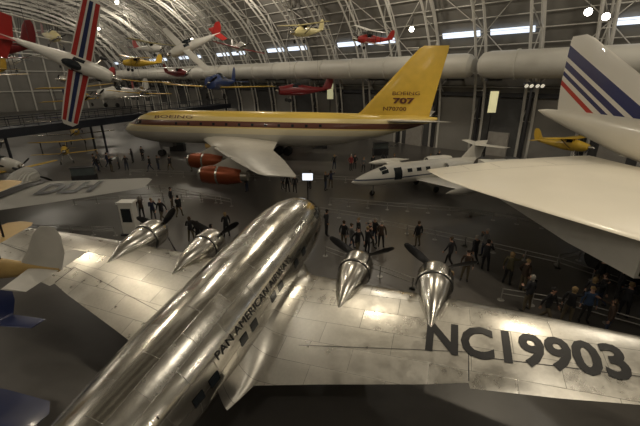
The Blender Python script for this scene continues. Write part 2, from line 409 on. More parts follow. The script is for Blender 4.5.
# ------------------------------------------------------------ jet airliner (yellow/brown)
E=empty('jet_airliner',place(-25.29,47.2,0,2.968,1.009))
YEL=(.68,.48,.09);BRN=(.11,.035,.02);SIL=(.44,.42,.37);TAN=(.60,.54,.38);CRY=(.68,.55,.25)
M_dash=band_mat('jet_paint_scheme',0,1,0,8,[(0,SIL),(3.3,TAN),(3.95,CRY),(4.1,BRN),(4.75,CRY),(5.2,YEL)],.3)
DS=[(0,0,3.3,.04,.04),(-.15,0,3.3,.3,.3),(-.6,0,3.33,.62,.65),(-1.4,0,3.42,.98,1.05),(-2.6,0,3.6,1.33,1.5),(-4.2,0,3.75,1.58,1.88),(-6.5,0,3.8,1.68,2.0),(-24,0,3.8,1.68,2.0),(-28,0,4.0,1.52,1.76),(-32,0,4.4,1.1,1.3),(-36,0,4.95,.55,.7),(-38.5,0,5.25,.12,.16)]
mb=MB(); mb.loft(dens(DS,2),0,40)
for s in(1,-1):
    for x0,x1,a0,a1 in((-2.3,-2.75,.42,.72),(-2.85,-3.3,.40,.66)): fwindow(mb,DS,x0,x1,a0,a1,s,1)
    fwindow(mb,DS,-2.2,-2.65,.8,1.4,s,1)
    for i in range(12): fwindow(mb,DS,-8-i*1.6,-8.3-i*1.6,.23,.38,s,1)
mb.obj('fuselage',[M_dash,M_glass],parent=E,sharp=50)
DW=[(1.2,-11.2,-20.6,2.45,.12),(8.2,-16.0,-22.2,2.8,.11),(13.8,-20.2,-24.9,3.05,.10),(19.3,-24.5,-27.2,3.3,.09),(19.8,-25.3,-27.3,3.32,.05)]
M_jwing=mat('jet_wing_silver',(.62,.60,.54),.4,.35,.06)
M_cop=mat('copper_red_cowl',(.30,.075,.03),.32,.5,.1)
mb=MB()
for s in(1,-1):
    mb.wing(DW,0,side=s)
    for y,x,z in((8.1,-13.2,1.45),(13.7,-17.4,1.55)):
        mb.loft([(x,s*y,z,.50,.50),(x+.12,s*y,z,.60,.60),(x-.05,s*y,z,.70,.70),(x-.8,s*y,z,.82,.82),(x-2.4,s*y,z,.80,.80),(x-3.6,s*y,z,.6,.6),(x-3.65,s*y,z,.5,.5)],1,24)
        mb.cyl((x-.02,s*y,z),(x,s*y,z),.5,.5,3,20); mb.cyl((x-3.6,s*y,z),(x-4.2,s*y,z),.48,.38,2,20)
        mb.loft([(x+.13,s*y,z,.61,.61),(x-.15,s*y,z,.75,.75)],2,24,cap=False)
        mb.cyl((x-1.5,s*y,z),(x-1.7,s*y,z),.83,.83,2,24)
        zt=wtop(DW,y,x-5)-.2
        mb.rings([[(x-.9,s*y+.02,z+.7),(x-2.5,s*y+.16,z+.7),(x-4.0,s*y+.02,z+.4),(x-2.5,s*y-.16,z+.7)],[(x-2.6,s*y+.02,zt+.1),(x-4.2,s*y+.16,zt+.1),(x-6,s*y+.02,zt+.05),(x-4.2,s*y-.16,zt+.1)]],0)
    mb.wing([(.2,-32.6,-37.3,4.95,.09),(6.2,-36.9,-39.0,5.6,.08),(6.4,-37.4,-39.0,5.62,.05)],0,side=s)
mb.obj('wings_and_engines',[M_jwing,M_cop,M_alup,M_black],parent=E)
mb=MB(); mb.wing([(4.9,-28.8,-37.6,0,.08),(6.0,-30.2,-37.7,0,.085),(12.3,-35.9,-38.9,0,.08),(12.6,-36.4,-38.9,0,.04)],0,vert=True)
mb.cyl((-35.9,0,12.4),(-34.6,0,12.4),.06,.03,1,8)
mb.obj('fin',[M_yellow,M_white],parent=E)
M_btx=mat('brown_lettering',BRN,.4)
for s in(1,-1):
    def ft(x0,z0,w): 
        return (lambda u,v:V((x0-u,.36,z0+v))) if s>0 else (lambda u,v:V((x0-w+u,-.36,z0+v)))
    text_mesh('fin_text','BOEING',(2.9,.36),ft(-33.5,7.75,2.9),M_btx,E,bold=.0)
    text_mesh('fin_text','707',(2.3,.62),ft(-33.6,6.85,2.3),M_btx,E,bold=.04)
    text_mesh('registration_text','N70700',(2.5,.42),ft(-32.6,6.1,2.5),M_btx,E,bold=.01)
    f=(lambda u,v:fpt(DS,-5.2-u,.62+v/1.9,1,.02)) if s>0 else (lambda u,v:fpt(DS,-10.2+u,.62+v/1.9,-1,.02))
    text_mesh('title_text','BOEING',(5.0,.42),f,M_btx,E,cut=.4,bold=.005)
mb=MB()
for s in(1,-1):
    mb.wheel((-4.6,s*.25,.42),(0,1,0),.42,.26,0,1)
    for x in(-19.4,-20.6):
        for d in(-.4,.4): mb.wheel((x,s*3.3+d,.55),(0,1,0),.55,.35,0,1)
    mb.cyl((-20,s*3.3,.55),(-20,s*3.3,2.6),.16,.16,1); mb.cyl((-19.4,s*3.3,.55),(-20.6,s*3.3,.55),.1,.1,1)
mb.cyl((-4.6,0,.42),(-4.6,0,2.2),.11,.11,1); mb.cyl((-4.6,-.3,.42),(-4.6,.3,.42),.06,.06,1)
mb.box((-5.6,.4,1.6),(.9,.03,.3),1); mb.box((-5.6,-.4,1.6),(.9,.03,.3),1)
mb.obj('landing_gear',[M_rub,M_steel],parent=E)
# ------------------------------------------------------------ supersonic airliner
E=empty('supersonic_airliner',place(21.06,-29.72,0,-1.547,1.017))
CS=[(0,0,4.9,.03,.03),(-1.5,0,4.95,.25,.25),(-4,0,5.0,.6,.6),(-7,0,5.1,1.0,1.1),(-10,0,5.2,1.3,1.45),(-14,0,5.25,1.44,1.65),(-40,0,5.25,1.44,1.65),(-46,0,5.45,1.35,1.5),(-52,0,5.85,1.0,1.15),(-57,0,6.3,.6,.7),(-60.5,0,6.6,.28,.3),(-61.7,0,6.7,.04,.05)]
mb=MB(); mb.loft(dens(CS,2),0,40)
for s in(1,-1):
    fwindow(mb,CS,-7.2,-7.9,.6,1.4,s,1)
    for i in range(46): fwindow(mb,CS,-12-i*.75,-12.14-i*.75,.22,.33,s,1,nx=1,na=1)
mb.obj('fuselage',[M_cream,M_glass],parent=E,sharp=50)
CW=[(1.0,-13.5,-53.4,4.35,.02),(2.0,-18.5,-53.3,4.35,.022),(3.2,-25,-53.1,4.34,.028),(4.6,-30,-52.9,4.32,.03),(6.5,-34.8,-52.6,4.28,.03),(8.5,-38.9,-52.2,4.2,.03),(10.5,-43.2,-51.8,4.1,.03),(12.0,-46.9,-51.5,4.0,.03),(12.6,-49.0,-51.4,3.95,.03),(12.8,-50.6,-51.3,3.93,.03)]
M_seam=mat('panel_seam',(.42,.40,.34),.6)
for s,nm in((1,'wing_left'),(-1,'wing_right')):
    mb=MB(); mb.wing(CW,0,side=s)
    def seam(y0,x0,y1,x1,w=.03):
        rows=[]
        for i in range(11):
            k=i/10; y=y0+(y1-y0)*k;x=x0+(x1-x0)*k; dx,dy=(w,0) if abs(y1-y0)>abs(x1-x0) else (0,w)
            rows.append([(x+dx,s*(y+dy),wtop(CW,y+dy,x+dx)+.01),(x,s*y,wtop(CW,y,x)+.01)])
        mb.poly_strip(rows,1)
    seam(2.2,-50.6,12.3,-49.9)
    for y in(5.2,8.6,10.5): seam(y,-50.4,y,-51.8)
    mb.obj(nm,[M_cream,M_seam],parent=E,recalc=False)
    mb=MB()
    for y in(5.6,7.6):
        mb.rings([[(x,s*(y-.95),z0),(x,s*(y+.95),z0),(x,s*(y+.95),z1),(x,s*(y-.95),z1)] for x,z0,z1 in((-40.5,2.55,4.0),(-44,2.35,4.05),(-50,2.4,4.1),(-53.6,2.6,4.1))],0)
        mb.cyl((-53.5,s*y,3.4),(-55,s*y,3.4),.72,.6,1,20)
        mb.box((-40.45,s*y,3.25),(.05,.8,.6),1)
    mb.obj('engine_pair_'+('left' if s>0 else 'right'),[M_white,M_black],parent=E)
WHT=(.82,.79,.72);BLU=(.02,.03,.14);RD=(.5,.03,.03)
M_cfin=band_mat('tail_stripes',1,1.95,-52,-26,[(-52,WHT),(-42.3,RD),(-41.6,WHT),(-40.9,BLU),(-40.3,WHT),(-39.8,BLU),(-38.8,WHT),(-38.2,BLU),(-36.6,WHT)])
mb=MB(); mb.wing([(6.0,-43.5,-59.0,0,.035),(7.4,-47.8,-59.3,0,.035),(9.0,-51.4,-59.5,0,.035),(12.0,-57.0,-59.4,0,.035),(12.3,-57.8,-59.3,0,.02)],0,vert=True)
mb.obj('fin',[M_cfin],parent=E)
mb=MB()
for s in(1,-1):
    for x in(-44.2,-45.7):
        for d in(-.42,.42): mb.wheel((x,s*5+d,.6),(0,1,0),.6,.4,0,1)
    mb.cyl((-45,s*5,.6),(-45,s*4.6,4.2),.2,.2,1); mb.cyl((-44.2,s*5,.6),(-45.7,s*5,.6),.12,.12,1)
    mb.cyl((-45,s*5,1.4),(-43,s*4.4,4.1),.09,.09,1); mb.box((-45,s*5.6,2.9),(1.1,.04,.9),2)
    mb.wheel((-17.5,s*.35,.4),(0,1,0),.4,.25,0,1)
mb.cyl((-17.5,0,.4),(-17.5,0,4.0),.14,.14,1); mb.cyl((-17.5,-.35,.4),(-17.5,.35,.4),.07,.07,1)
mb.obj('landing_gear',[M_rub,M_dsteel,M_white],parent=E)
# ------------------------------------------------------------ business jet
E=empty('business_jet',place(2.6,28.4,0,3.55,1.08))
BS=[(0,0,1.3,.03,.03),(-.3,0,1.32,.2,.2),(-1,0,1.38,.42,.42),(-2,0,1.48,.62,.62),(-3,0,1.6,.76,.80),(-4.2,0,1.62,.8,.84),(-8.5,0,1.62,.8,.82),(-10.5,0,1.75,.6,.62),(-12.2,0,1.95,.3,.35),(-13.2,0,2.05,.06,.08)]
M_lj=band_mat('bizjet_paint',0,1,0,4,[(0,(.70,.68,.62)),(1.42,(.05,.06,.10)),(1.52,(.76,.74,.68))])
mb=MB(); mb.loft(dens(BS,2),0,32)
for s in(1,-1):
    fwindow(mb,BS,-2.35,-2.9,.45,.85,s,1); fwindow(mb,BS,-2.3,-2.85,.92,1.45,s,1)
    for x in(-4.6,-5.5,-6.4): fwindow(mb,BS,x,x-.45,.25,.6,s,1)
    fwindow(mb,BS,-3.4,-4.1,-.35,.85,s,1)
    mb.wing([(.4,-5.6,-8.2,1.05,.1),(5.0,-6.3,-7.9,1.3,.09)],2,side=s)
    mb.loft([(-4.6,s*5.2,1.35,.02,.02),(-5.1,s*5.2,1.35,.17,.17),(-6,s*5.2,1.35,.27,.27),(-7.5,s*5.2,1.35,.27,.27),(-8.6,s*5.2,1.35,.1,.1),(-9.2,s*5.2,1.35,.02,.02)],2,18)
    mb.loft([(-8.1,s*1.25,2.05,.26,.26),(-8.0,s*1.25,2.05,.33,.33),(-8.4,s*1.25,2.05,.40,.40),(-10,s*1.25,2.05,.38,.38),(-10.7,s*1.25,2.05,.26,.26)],2,20)
    mb.cyl((-8.12,s*1.25,2.05),(-8.1,s*1.25,2.05),.27,.27,1,16); mb.box((-9.3,s*.85,2.02),(.7,.3,.06),2)
    mb.wing([(0,-12.0,-13.4,3.35,.08),(2.3,-12.8,-13.7,3.4,.07)],2,side=s)
    mb.wheel((-7.2,s*1.3,.25),(0,1,0),.25,.18,3,4); mb.cyl((-7.2,s*1.3,.25),(-7.2,s*1.3,1.1),.06,.06,4)
mb.wing([(1.9,-10.2,-12.9,0,.08),(2.6,-11.0,-13.1,0,.08),(3.7,-12.2,-13.6,0,.08)],2,vert=True)
mb.wheel((-1.9,0,.22),(0,1,0),.22,.15,3,4); mb.cyl((-1.9,.1,.22),(-1.9,.1,1.2),.05,.05,4)
mb.obj('fuselage_and_wings',[M_lj,M_glass,M_white,M_rub,M_steel],parent=E,sharp=45)
# ------------------------------------------------------------ corrugated trimotor (left)
M_corr,nt,b=new_mat('corrugated_duralumin')
tc=nt.nodes.new('ShaderNodeTexCoord'); wv=nt.nodes.new('ShaderNodeTexWave'); wv.bands_direction='Y'; wv.inputs['Scale'].default_value=3.2
nt.links.new(tc.outputs['Object'],wv.inputs[0]); bp=nt.nodes.new('ShaderNodeBump'); bp.inputs['Distance'].default_value=.05
nt.links.new(wv.outputs['Fac'],bp.inputs['Height']); nt.links.new(bp.outputs[0],b.inputs['Normal'])
b.inputs['Base Color'].default_value=(.50,.49,.45,1); b.inputs['Roughness'].default_value=.5; b.inputs['Metallic'].default_value=.1
E=empty('trimotor_airplane',place(-26.5,23.5,2.75,math.radians(97),1,.06))
mb=MB(); JS=[(4,0,0,.5,.6),(3,0,0,.75,.9),(0,0,.1,.85,1.2),(-6,0,.3,.8,1.1),(-11,0,.7,.3,.5),(-12,0,.9,.1,.2)]
mb.loft(JS,0,12)
JW=[(0,1.6,-5.6,-.7,.08),(4,1.25,-5.0,-.6,.08),(9,.7,-3.7,-.4,.07),(14.0,.1,-2.2,-.15,.07),(14.4,-.3,-1.9,-.12,.04)]
for s in(1,-1):
    mb.wing(JW,0,side=s); mb.wing([(0,-9.8,-12,1.1,.08),(4,-10.2,-12,1.15,.06)],0,side=s)
    mb.loft([(2.6,s*4.6,-.4,.6,.6),(2.4,s*4.6,-.4,.72,.72),(1.4,s*4.6,-.4,.72,.72),(0,s*4.6,-.4,.4,.4)],0,20); prop(mb,2.75,s*4.6,-.4,1.4,.4,1,1,2,2)
    fwindow(mb,JS,1.8,2.6,.2,.6,s,1)
    for i in range(6): fwindow(mb,JS,-.2-i,-.7-i,.15,.5,s,1)
    mb.wheel((.9,s*1.9,-2.1),(0,1,0),.62,.35,3,2); mb.cyl((.9,s*1.9,-2.1),(.4,s*2.6,-.8),.08,.08,2)
mb.wing([(1.0,-9.8,-12.2,0,.07),(3.0,-10.6,-12.2,0,.06)],0,vert=True)
mb.loft([(4.6,0,0,.55,.55),(4.5,0,0,.66,.66),(3.8,0,0,.66,.66)],1,20); prop(mb,4.75,0,0,1.4,.2,1,1,2,2)
mb.wheel((-10.8,0,-1.83),(0,1,0),.25,.18,3,2); mb.cyl((-10.8,0,-1.8),(-10.6,0,.3),.05,.05,2)
def js(y,x): return V((x,-y,wtop(JW,y,x)+.06))
for (y0,y1) in((5.9,7.0),(4.4,4.9)):
    mb.poly_strip([[js(y0+(y1-y0)*j/4-(i/20)*1.6,.75-.1*(y0-7)/5-i*.22) for j in range(5)] for i in range(21)],1)
mb.obj('airframe',[M_corr,M_black,M_dsteel,M_rub],parent=E,sharp=40)
text_mesh('wing_text','DLH',(3.6,2.1),lambda u,v:js(7.5+u,-2.35+v),M_black,E,cut=.12,bold=.045)
# ------------------------------------------------------------ generic light aeroplane
def small_plane(name,loc,fwd,up,L,span,cb,cw,ct,kind='high',wires=True,gear=True,chord=.16,striped=None,radial=False,ground=False):
    f=V(fwd).normalized(); u=V(up); u=(u-f*u.dot(f)).normalized(); l=u.cross(f)
    M=Matrix(((f.x,l.x,u.x,loc[0]),(f.y,l.y,u.y,loc[1]),(f.z,l.z,u.z,loc[2]),(0,0,0,1)))
    mb=MB(); r=L*.075; ch=span*chord; hs=span/2
    S=[(L*.36,0,0,r*.25,r*.25),(L*.345,0,0,r*.62,r*.66),(L*.27,0,0,r*.86,r*.95),(L*.12,0,r*.15,r,r*1.3),(L*-.05,0,r*.12,r*.95,r*1.2),(L*-.25,0,r*.1,r*.6,r*.75),(L*-.5,0,r*.3,r*.2,r*.35),(L*-.6,0,r*.4,r*.06,r*.1)]
    if radial: S[0]=(L*.36,0,0,r*.75,r*.75); S[1]=(L*.35,0,0,r*.98,r*.98); S[2]=(L*.27,0,0,r*1.02,r*1.05)
    mb.loft(dens(S,2),0,20)
    fw=lambda *a:fwindow(mb,S,*a)
    for s in(1,-1): fw(L*.12,L*.02,.45,.95,s,3)
    mb.ell((L*.03,0,r*1.15),(L*.1,r*.6,r*.55),3,12,6)
    zs={'high':[r*1.55],'low':[-r*.75],'mid':[0],'bi':[r*2.6,-r*.7]}[kind]
    for z in zs:
        dih=.02*span if kind!='mid' else 0
        SW=[(0,L*.16,L*.16-ch,z,.13),(hs*.6,L*.155,L*.155-ch*.95,z+dih*.6,.12),(hs*.93,L*.14,L*.14-ch*.8,z+dih,.11),(hs,L*.10,L*.10-ch*.45,z+dih,.06)]
        for s in(1,-1):
            mb.wing(SW,1,side=s)
            if striped:
                for (k0,k1,mi) in striped:
                    def q(y,k):
                        x=SW[0][1]-ch*k*(1-.25*y/hs)-.02*L*(y/hs); return V((x,s*y,wtop(SW,y,x)+.02))
                    mb.poly_strip([[q(hs*.93*i/10,k0+(k1-k0)*j/2) for j in range(3)] for i in range(11)],mi)
    if kind=='bi':
        for s in(1,-1):
            for x in(L*.12,L*.16-ch*.8):
                mb.cyl((x,s*hs*.65,zs[1]),(x,s*hs*.65,zs[0]+.02*span*.6),.03,.03,2,6)
                mb.cyl((x,s*r*.6,r*.8),(x,s*r*.9,zs[0]),.03,.03,2,6)
    if kind=='high':
        for s in(1,-1):
            mb.cyl((L*.1,s*r*.8,-r*.5),(L*.1,s*hs*.5,zs[0]+.008*span),.035,.035,2,6); 
            for x in(L*.14,0): mb.cyl((x,s*r*.6,r*.9),(x,s*r*.6,zs[0]),.03,.03,2,6)
    for s in(1,-1): mb.wing([(0,-L*.47,-L*.6,r*.4,.08),(span*.15,-L*.5,-L*.6,r*.4,.07)],4,side=s)
    mb.wing([(r*.4,-L*.42,-L*.61,0,.07),(r*1.5,-L*.48,-L*.64,0,.07),(r*2.5,-L*.52,-L*.64,0,.06),(r*3.0,-L*.56,-L*.62,0,.04)],4,vert=True)
    prop(mb,L*.38,0,0,L*.13,.6,2,2,5,2)
    if gear:
        gz=-(loc[2]) if ground else -r*2.6
        wr=L*.035
        for s in(1,-1):
            mb.wheel((L*.2,s*r*1.5,gz+wr),(0,1,0),wr,wr*.6,2,5,14); mb.cyl((L*.2,s*r*1.5,gz+wr),(L*.17,s*r*.5,-r*.6),.04,.04,5,6)
    if wires:
        Mi=M.inverted()
        for x in(L*.15,-L*.35):
            p=M@V((x,0,0)); vv=p.dot(N); top=V((p.x,p.y,vz(vv)-1.6)); mb.cyl((x,0,0),Mi@top,.012,.012,2,4)
    return mb.obj(name,[cb,cw,M_black,M_glass,ct,M_alup,M_red,M_navy,M_white],M,sharp=40)
M_dred=mat('dark_red_paint',(.20,.012,.015),.35,coat=.3)
M_blue=mat('blue_paint',(.03,.06,.2),.35,coat=.3)
M_pyel=mat('pale_yellow_paint',(.70,.62,.32),.4)
M_float=mat('grey_white_fabric',(.62,.60,.55),.5)
small_plane('aerobatic_airplane',(-15.4,24,10.4),(1,.25,-.45),(.12,-1,-.1),6.4,8.2,M_white,M_white,M_red,'mid',chord=.15,striped=[(.03,.27,6),(.40,.62,7),(.74,.97,6)])
small_plane('racing_airplane',(-27.5,31.5,11.6),(-1,.2,.0),(0,0,1),9,9,M_dred,M_dred,M_dred,'low')
small_plane('yellow_biplane',(-36,41,10.2),(-.9,.4,0),(0,0,1),7,9,M_yellow,M_yellow,M_yellow,'bi')
small_plane('glider_airplane',(-20,60,14.2),(-.75,-.5,-.35),(.3,-.4,1),9,15,M_white,M_white,M_red,'mid',chord=.07,gear=False)
small_plane('high_wing_airplane',(-1.5,40,13.9),(-.55,-.75,-.1),(.05,.05,1),5.2,6.6,M_pyel,M_pyel,M_pyel,'high')
small_plane('biplane',(5.1,40,13.2),(-.9,-.4,.0),(0,-.25,1),4.4,5.8,M_red,M_white,M_red,'bi')
small_plane('naval_airplane',(-15.8,60,8.9),(-.1,-1,.02),(.02,0,1),12,18,M_blue,M_yellow,M_blue,'low',chord=.13,radial=True)
small_plane('racing_airplane.001',(-3.4,60,7.8),(-.95,-.3,0),(0,0,1),9,10,M_dred,M_dred,M_dred,'low',radial=True)
small_plane('transport_airplane',(-31,58,7.4),(-.3,-1,0),(0,0,1),10,14,M_white,M_alup,M_white,'low',radial=True)
small_plane('transport_airplane.001',(-44,70,9.5),(-.6,-.8,0),(0,0,1),10,14,M_alup,M_alup,M_red,'high')
small_plane('training_airplane',(-44,55,12.0),(.4,-.9,0),(0.1,0,1),8,11,M_white,M_white,M_navy,'high')
small_plane('training_airplane.001',(-60,98,18),(.4,-.9,0),(0.1,0,1),9,13,M_red,M_white,M_navy,'bi')
small_plane('training_airplane.002',(-38,88,16),(.9,-.4,0),(0.1,0,1),9,13,M_white,M_pyel,M_red,'high')
small_plane('training_airplane.003',(-26,70,10.5),(.7,-.6,0),(-.1,0,1),8,12,M_dred,M_white,M_dred,'high')
small_plane('training_airplane.004',(-40,62,6.6),(.8,-.5,.1),(-.1,0,1),8,12,M_yellow,M_yellow,M_navy,'bi')
small_plane('training_airplane.005',(-52,80,13),(.3,-.9,.1),(.2,0,1),9,13,M_white,M_white,M_red,'low')
small_plane('training_airplane.006',(-24,50,8.0),(.6,-.7,0),(.1,0,1),6,8,M_alup,M_yellow,M_red,'bi')
small_plane('training_airplane.007',(-36,76,12.5),(-.6,-.7,0),(.1,0,1),8,12,M_yellow,M_yellow,M_yellow,'high')
small_plane('training_airplane.008',(-12,58,14.0),(.5,-.8,0),(.2,0,1),6,8,M_white,M_red,M_white,'low')
small_plane('training_airplane.009',(-34,50,14.5),(.7,-.6,-.1),(.2,0,1),7,10,M_pyel,M_white,M_dred,'bi')
small_plane('yellow_airplane',(26.2,37.8,2.9),(.35,-1,.05),(0,0,1),6.5,8.0,M_yellow,M_yellow,M_yellow,'high',wires=False,ground=True,chord=.2)
small_plane('parked_airplane',(-30,33,1.7),(.9,-.4,.1),(0,0,1),8,9,M_white,M_yellow,M_white,'low',wires=False,ground=True)
small_plane('parked_airplane.001',(-38,56,1.9),(.6,-.8,.1),(0,0,1),8,11,M_yellow,M_alup,M_dred,'bi',wires=False,ground=True)
small_plane('parked_airplane.002',(-46,68,1.9),(.6,-.8,.1),(0,0,1),8,11,M_white,M_navy,M_white,'high',wires=False,ground=True)
small_plane('parked_airplane.003',(-52,54,1.9),(.6,-.8,.1),(0,0,1),8,11,M_dred,M_white,M_white,'low',wires=False,ground=True)
small_plane('parked_airplane.004',(-30,68,1.9),(.2,-.9,.1),(0,0,1),9,12,M_alup,M_alup,M_dred,'low',wires=False,ground=True,radial=True)
small_plane('parked_airplane.005',(-42,43,1.9),(.9,.3,.1),(0,0,1),8,10,M_blue,M_yellow,M_yellow,'bi',wires=False,ground=True)
small_plane('parked_airplane.006',(-10,64,1.9),(.9,-.3,.1),(0,0,1),9,11,M_navy,M_navy,M_white,'low',wires=False,ground=True,radial=True)
small_plane('parked_airplane.007',(-30.2,42.0,1.5),(.5,-.8,.1),(0,0,1),5.5,6.6,M_yellow,M_yellow,M_yellow,'bi',wires=False,ground=True)
small_plane('blue_airplane',(-10.9,7.0,2.0),(-.2,-1,.05),(0,0,1),5,9.0,M_navy,M_navy,M_navy,'low',wires=False,ground=True,chord=.16)
small_plane('tan_airplane',(-10.1,8.1,4.9),(-1,.08,.05),(0,0,1),6.0,6.6,M_tan,M_tan,M_float,'bi',wires=True,chord=.17)
# ------------------------------------------------------------ walkway
M_walk=mat('walkway_dark_steel',(.02,.024,.035),.5,.3)
p0=V((-42,11,4.4)); p1=V((-20.8,81,4.4)); d=(p1-p0).normalized(); side=V((d.y,-d.x,0)); Ln=(p1-p0).length
Rw=Matrix((d,side,V((0,0,1)))).transposed()
mb=MB(); c=(p0+p1)/2
mb.box(c,(Ln/2,1.4,.12),0,Rw)
for s in(-1.4,1.4):
    mb.box(c+side*s+V((0,0,-.25)),(Ln/2,.08,.45),0,Rw)
    mb.cyl(p0+side*s+V((0,0,1.15)),p1+side*s+V((0,0,1.15)),.05,.05,0,6); mb.cyl(p0+side*s+V((0,0,.65)),p1+side*s+V((0,0,.65)),.02,.02,0,4)
    k=0
    while k<Ln: 
        q=p0+d*k+side*s; mb.cyl(q,q+V((0,0,1.15)),.03,.03,0,5); k+=1.5
k=4
while k<Ln:
    for s in(-1,1):
        q=p0+d*k+side*s; mb.cyl(V((q.x,q.y,0)),q,.14,.14,0,8)
    k+=12
mb.obj('elevated_walkway',[M_walk])
# ------------------------------------------------------------ signs, kiosk, barriers
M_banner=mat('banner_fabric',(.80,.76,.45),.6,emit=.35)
for nm,p,z0,z1,w in(('banner_sign',(17.7,38),6.2,8.3,.42),('banner_sign.001',(1.8,66),6.2,8.8,.55)):
    mb=MB(); mb.box((p[0],p[1],(z0+z1)/2),(w,.05,(z1-z0)/2),0); mb.box((p[0],p[1]+.03,(z0+z1)/2),(w+.08,.05,(z1-z0)/2+.08),1)
    mb.cyl((p[0],p[1]+.05,0),(p[0],p[1]+.05,z1),.07,.07,1,8); mb.cyl((p[0],p[1],0),(p[0],p[1],.08),.4,.4,1,16)
    mb.obj(nm,[M_banner,M_black])
mb=MB(); mb.cyl((21.4,38,0),(21.4,38,9.2),.09,.09,0,8); mb.cyl((21.4,38,0),(21.4,38,.1),.5,.5,0,16)
mb.cyl((20.5,38,9.1),(22.3,38,9.1),.05,.05,0,6)
for x in(20.6,21.1,21.7,22.2): mb.cyl((x,37.6,8.8),(x,38,9.0),.26,.2,1,12); mb.cyl((x,37.58,8.79),(x,37.6,8.8),.2,.2,2,12)
mb.obj('lighting_mast',[M_dsteel,M_black,mat('lamp_lens_dim',(.9,.85,.7),.3,emit=.4)])
mb=MB(); mb.box((-12.2,21.2,1.05),(.42,.3,1.05),0); mb.box((-12.2,20.89,1.35),(.3,.02,.45),1); mb.box((-12.2,21.2,2.15),(.5,.36,.06),0); mb.box((-12.2,21.2,.05),(.55,.42,.05),2)
mb.obj('information_kiosk',[M_white,M_glass,M_dsteel])
mb=MB(); mb.cyl((-.9,25,0),(-.9,25,2.5),.05,.05,1,8); mb.box((-.9,25,2.8),(.42,.05,.3),1); mb.box((-.9,24.94,2.8),(.37,.02,.25),0); mb.cyl((-.9,25,0),(-.9,25,.06),.35,.35,1,16)
mb.obj('display_monitor',[mat('lit_screen',(.85,.92,1),.3,emit=1.3),M_dsteel])
def barrier(name,pts):
    mb=MB()
    for a,b in zip(pts,pts[1:]):
        a=V(a+(0,));b=V(b+(0,)); L=(b-a).length; k=max(1,round(L/1.6))
        for i in range(k+1):
            q=a+(b-a)*i/k; mb.cyl(q,q+V((0,0,.62)),.03,.03,0,6); mb.cyl(q,q+V((0,0,.02)),.15,.15,0,10)
        for z in(.6,.35): mb.cyl(a+V((0,0,z)),b+V((0,0,z)),.024,.024,0,5)
    mb.obj(name,[M_rail])
B=[[(0.3,18.0),(4.4,14.6),(5.4,13.9)],[(4.1,22),(8.7,19.3),(12.6,16.6),(14.5,14.2)],[(0,24.5),(4.1,22.8)],[(-19,21.2),(-13.1,20.8)],[(-15.7,31.2),(-7,26.5)],[(12.8,17),(18.7,18.8)],[(-19.6,26.8),(-13,28),(-8,27.2)],[(.8,26.8),(11,24.2),(14.9,22)],[(8.2,13.7),(10.5,12.9),(13,11.2)],[(-20,36.5),(-8,34.5),(4,33.2)],[(-30,28.0),(-22,29.5),(-18.5,33)]]
for i,p in enumerate(B): barrier('barrier_rail' if i==0 else 'barrier_rail.%03d'%i,p)
M_case=mat('case_glass',(.10,.12,.12),.1,coat=.5)
for i,(x,y,a,yl) in enumerate([(-22.5,33,.3,0),(-20,50,0,0),(0,52,.1,0),(8,47,.1,0),(24,34.5,.2,0),(-16,53,.1,1)]):
    mb=MB(); R=Matrix.Rotation(a,3,'Z'); mb.box((x,y,.45),(1.0,.4,.45),0,R); mb.box((x,y,1.25),(.95,.36,.35),1,R); mb.box((x,y,1.63),(1.0,.4,.04),0,R)
    mb.obj('display_case' if i==0 else 'display_case.%03d'%i,[M_tan if yl else M_dsteel,M_case])
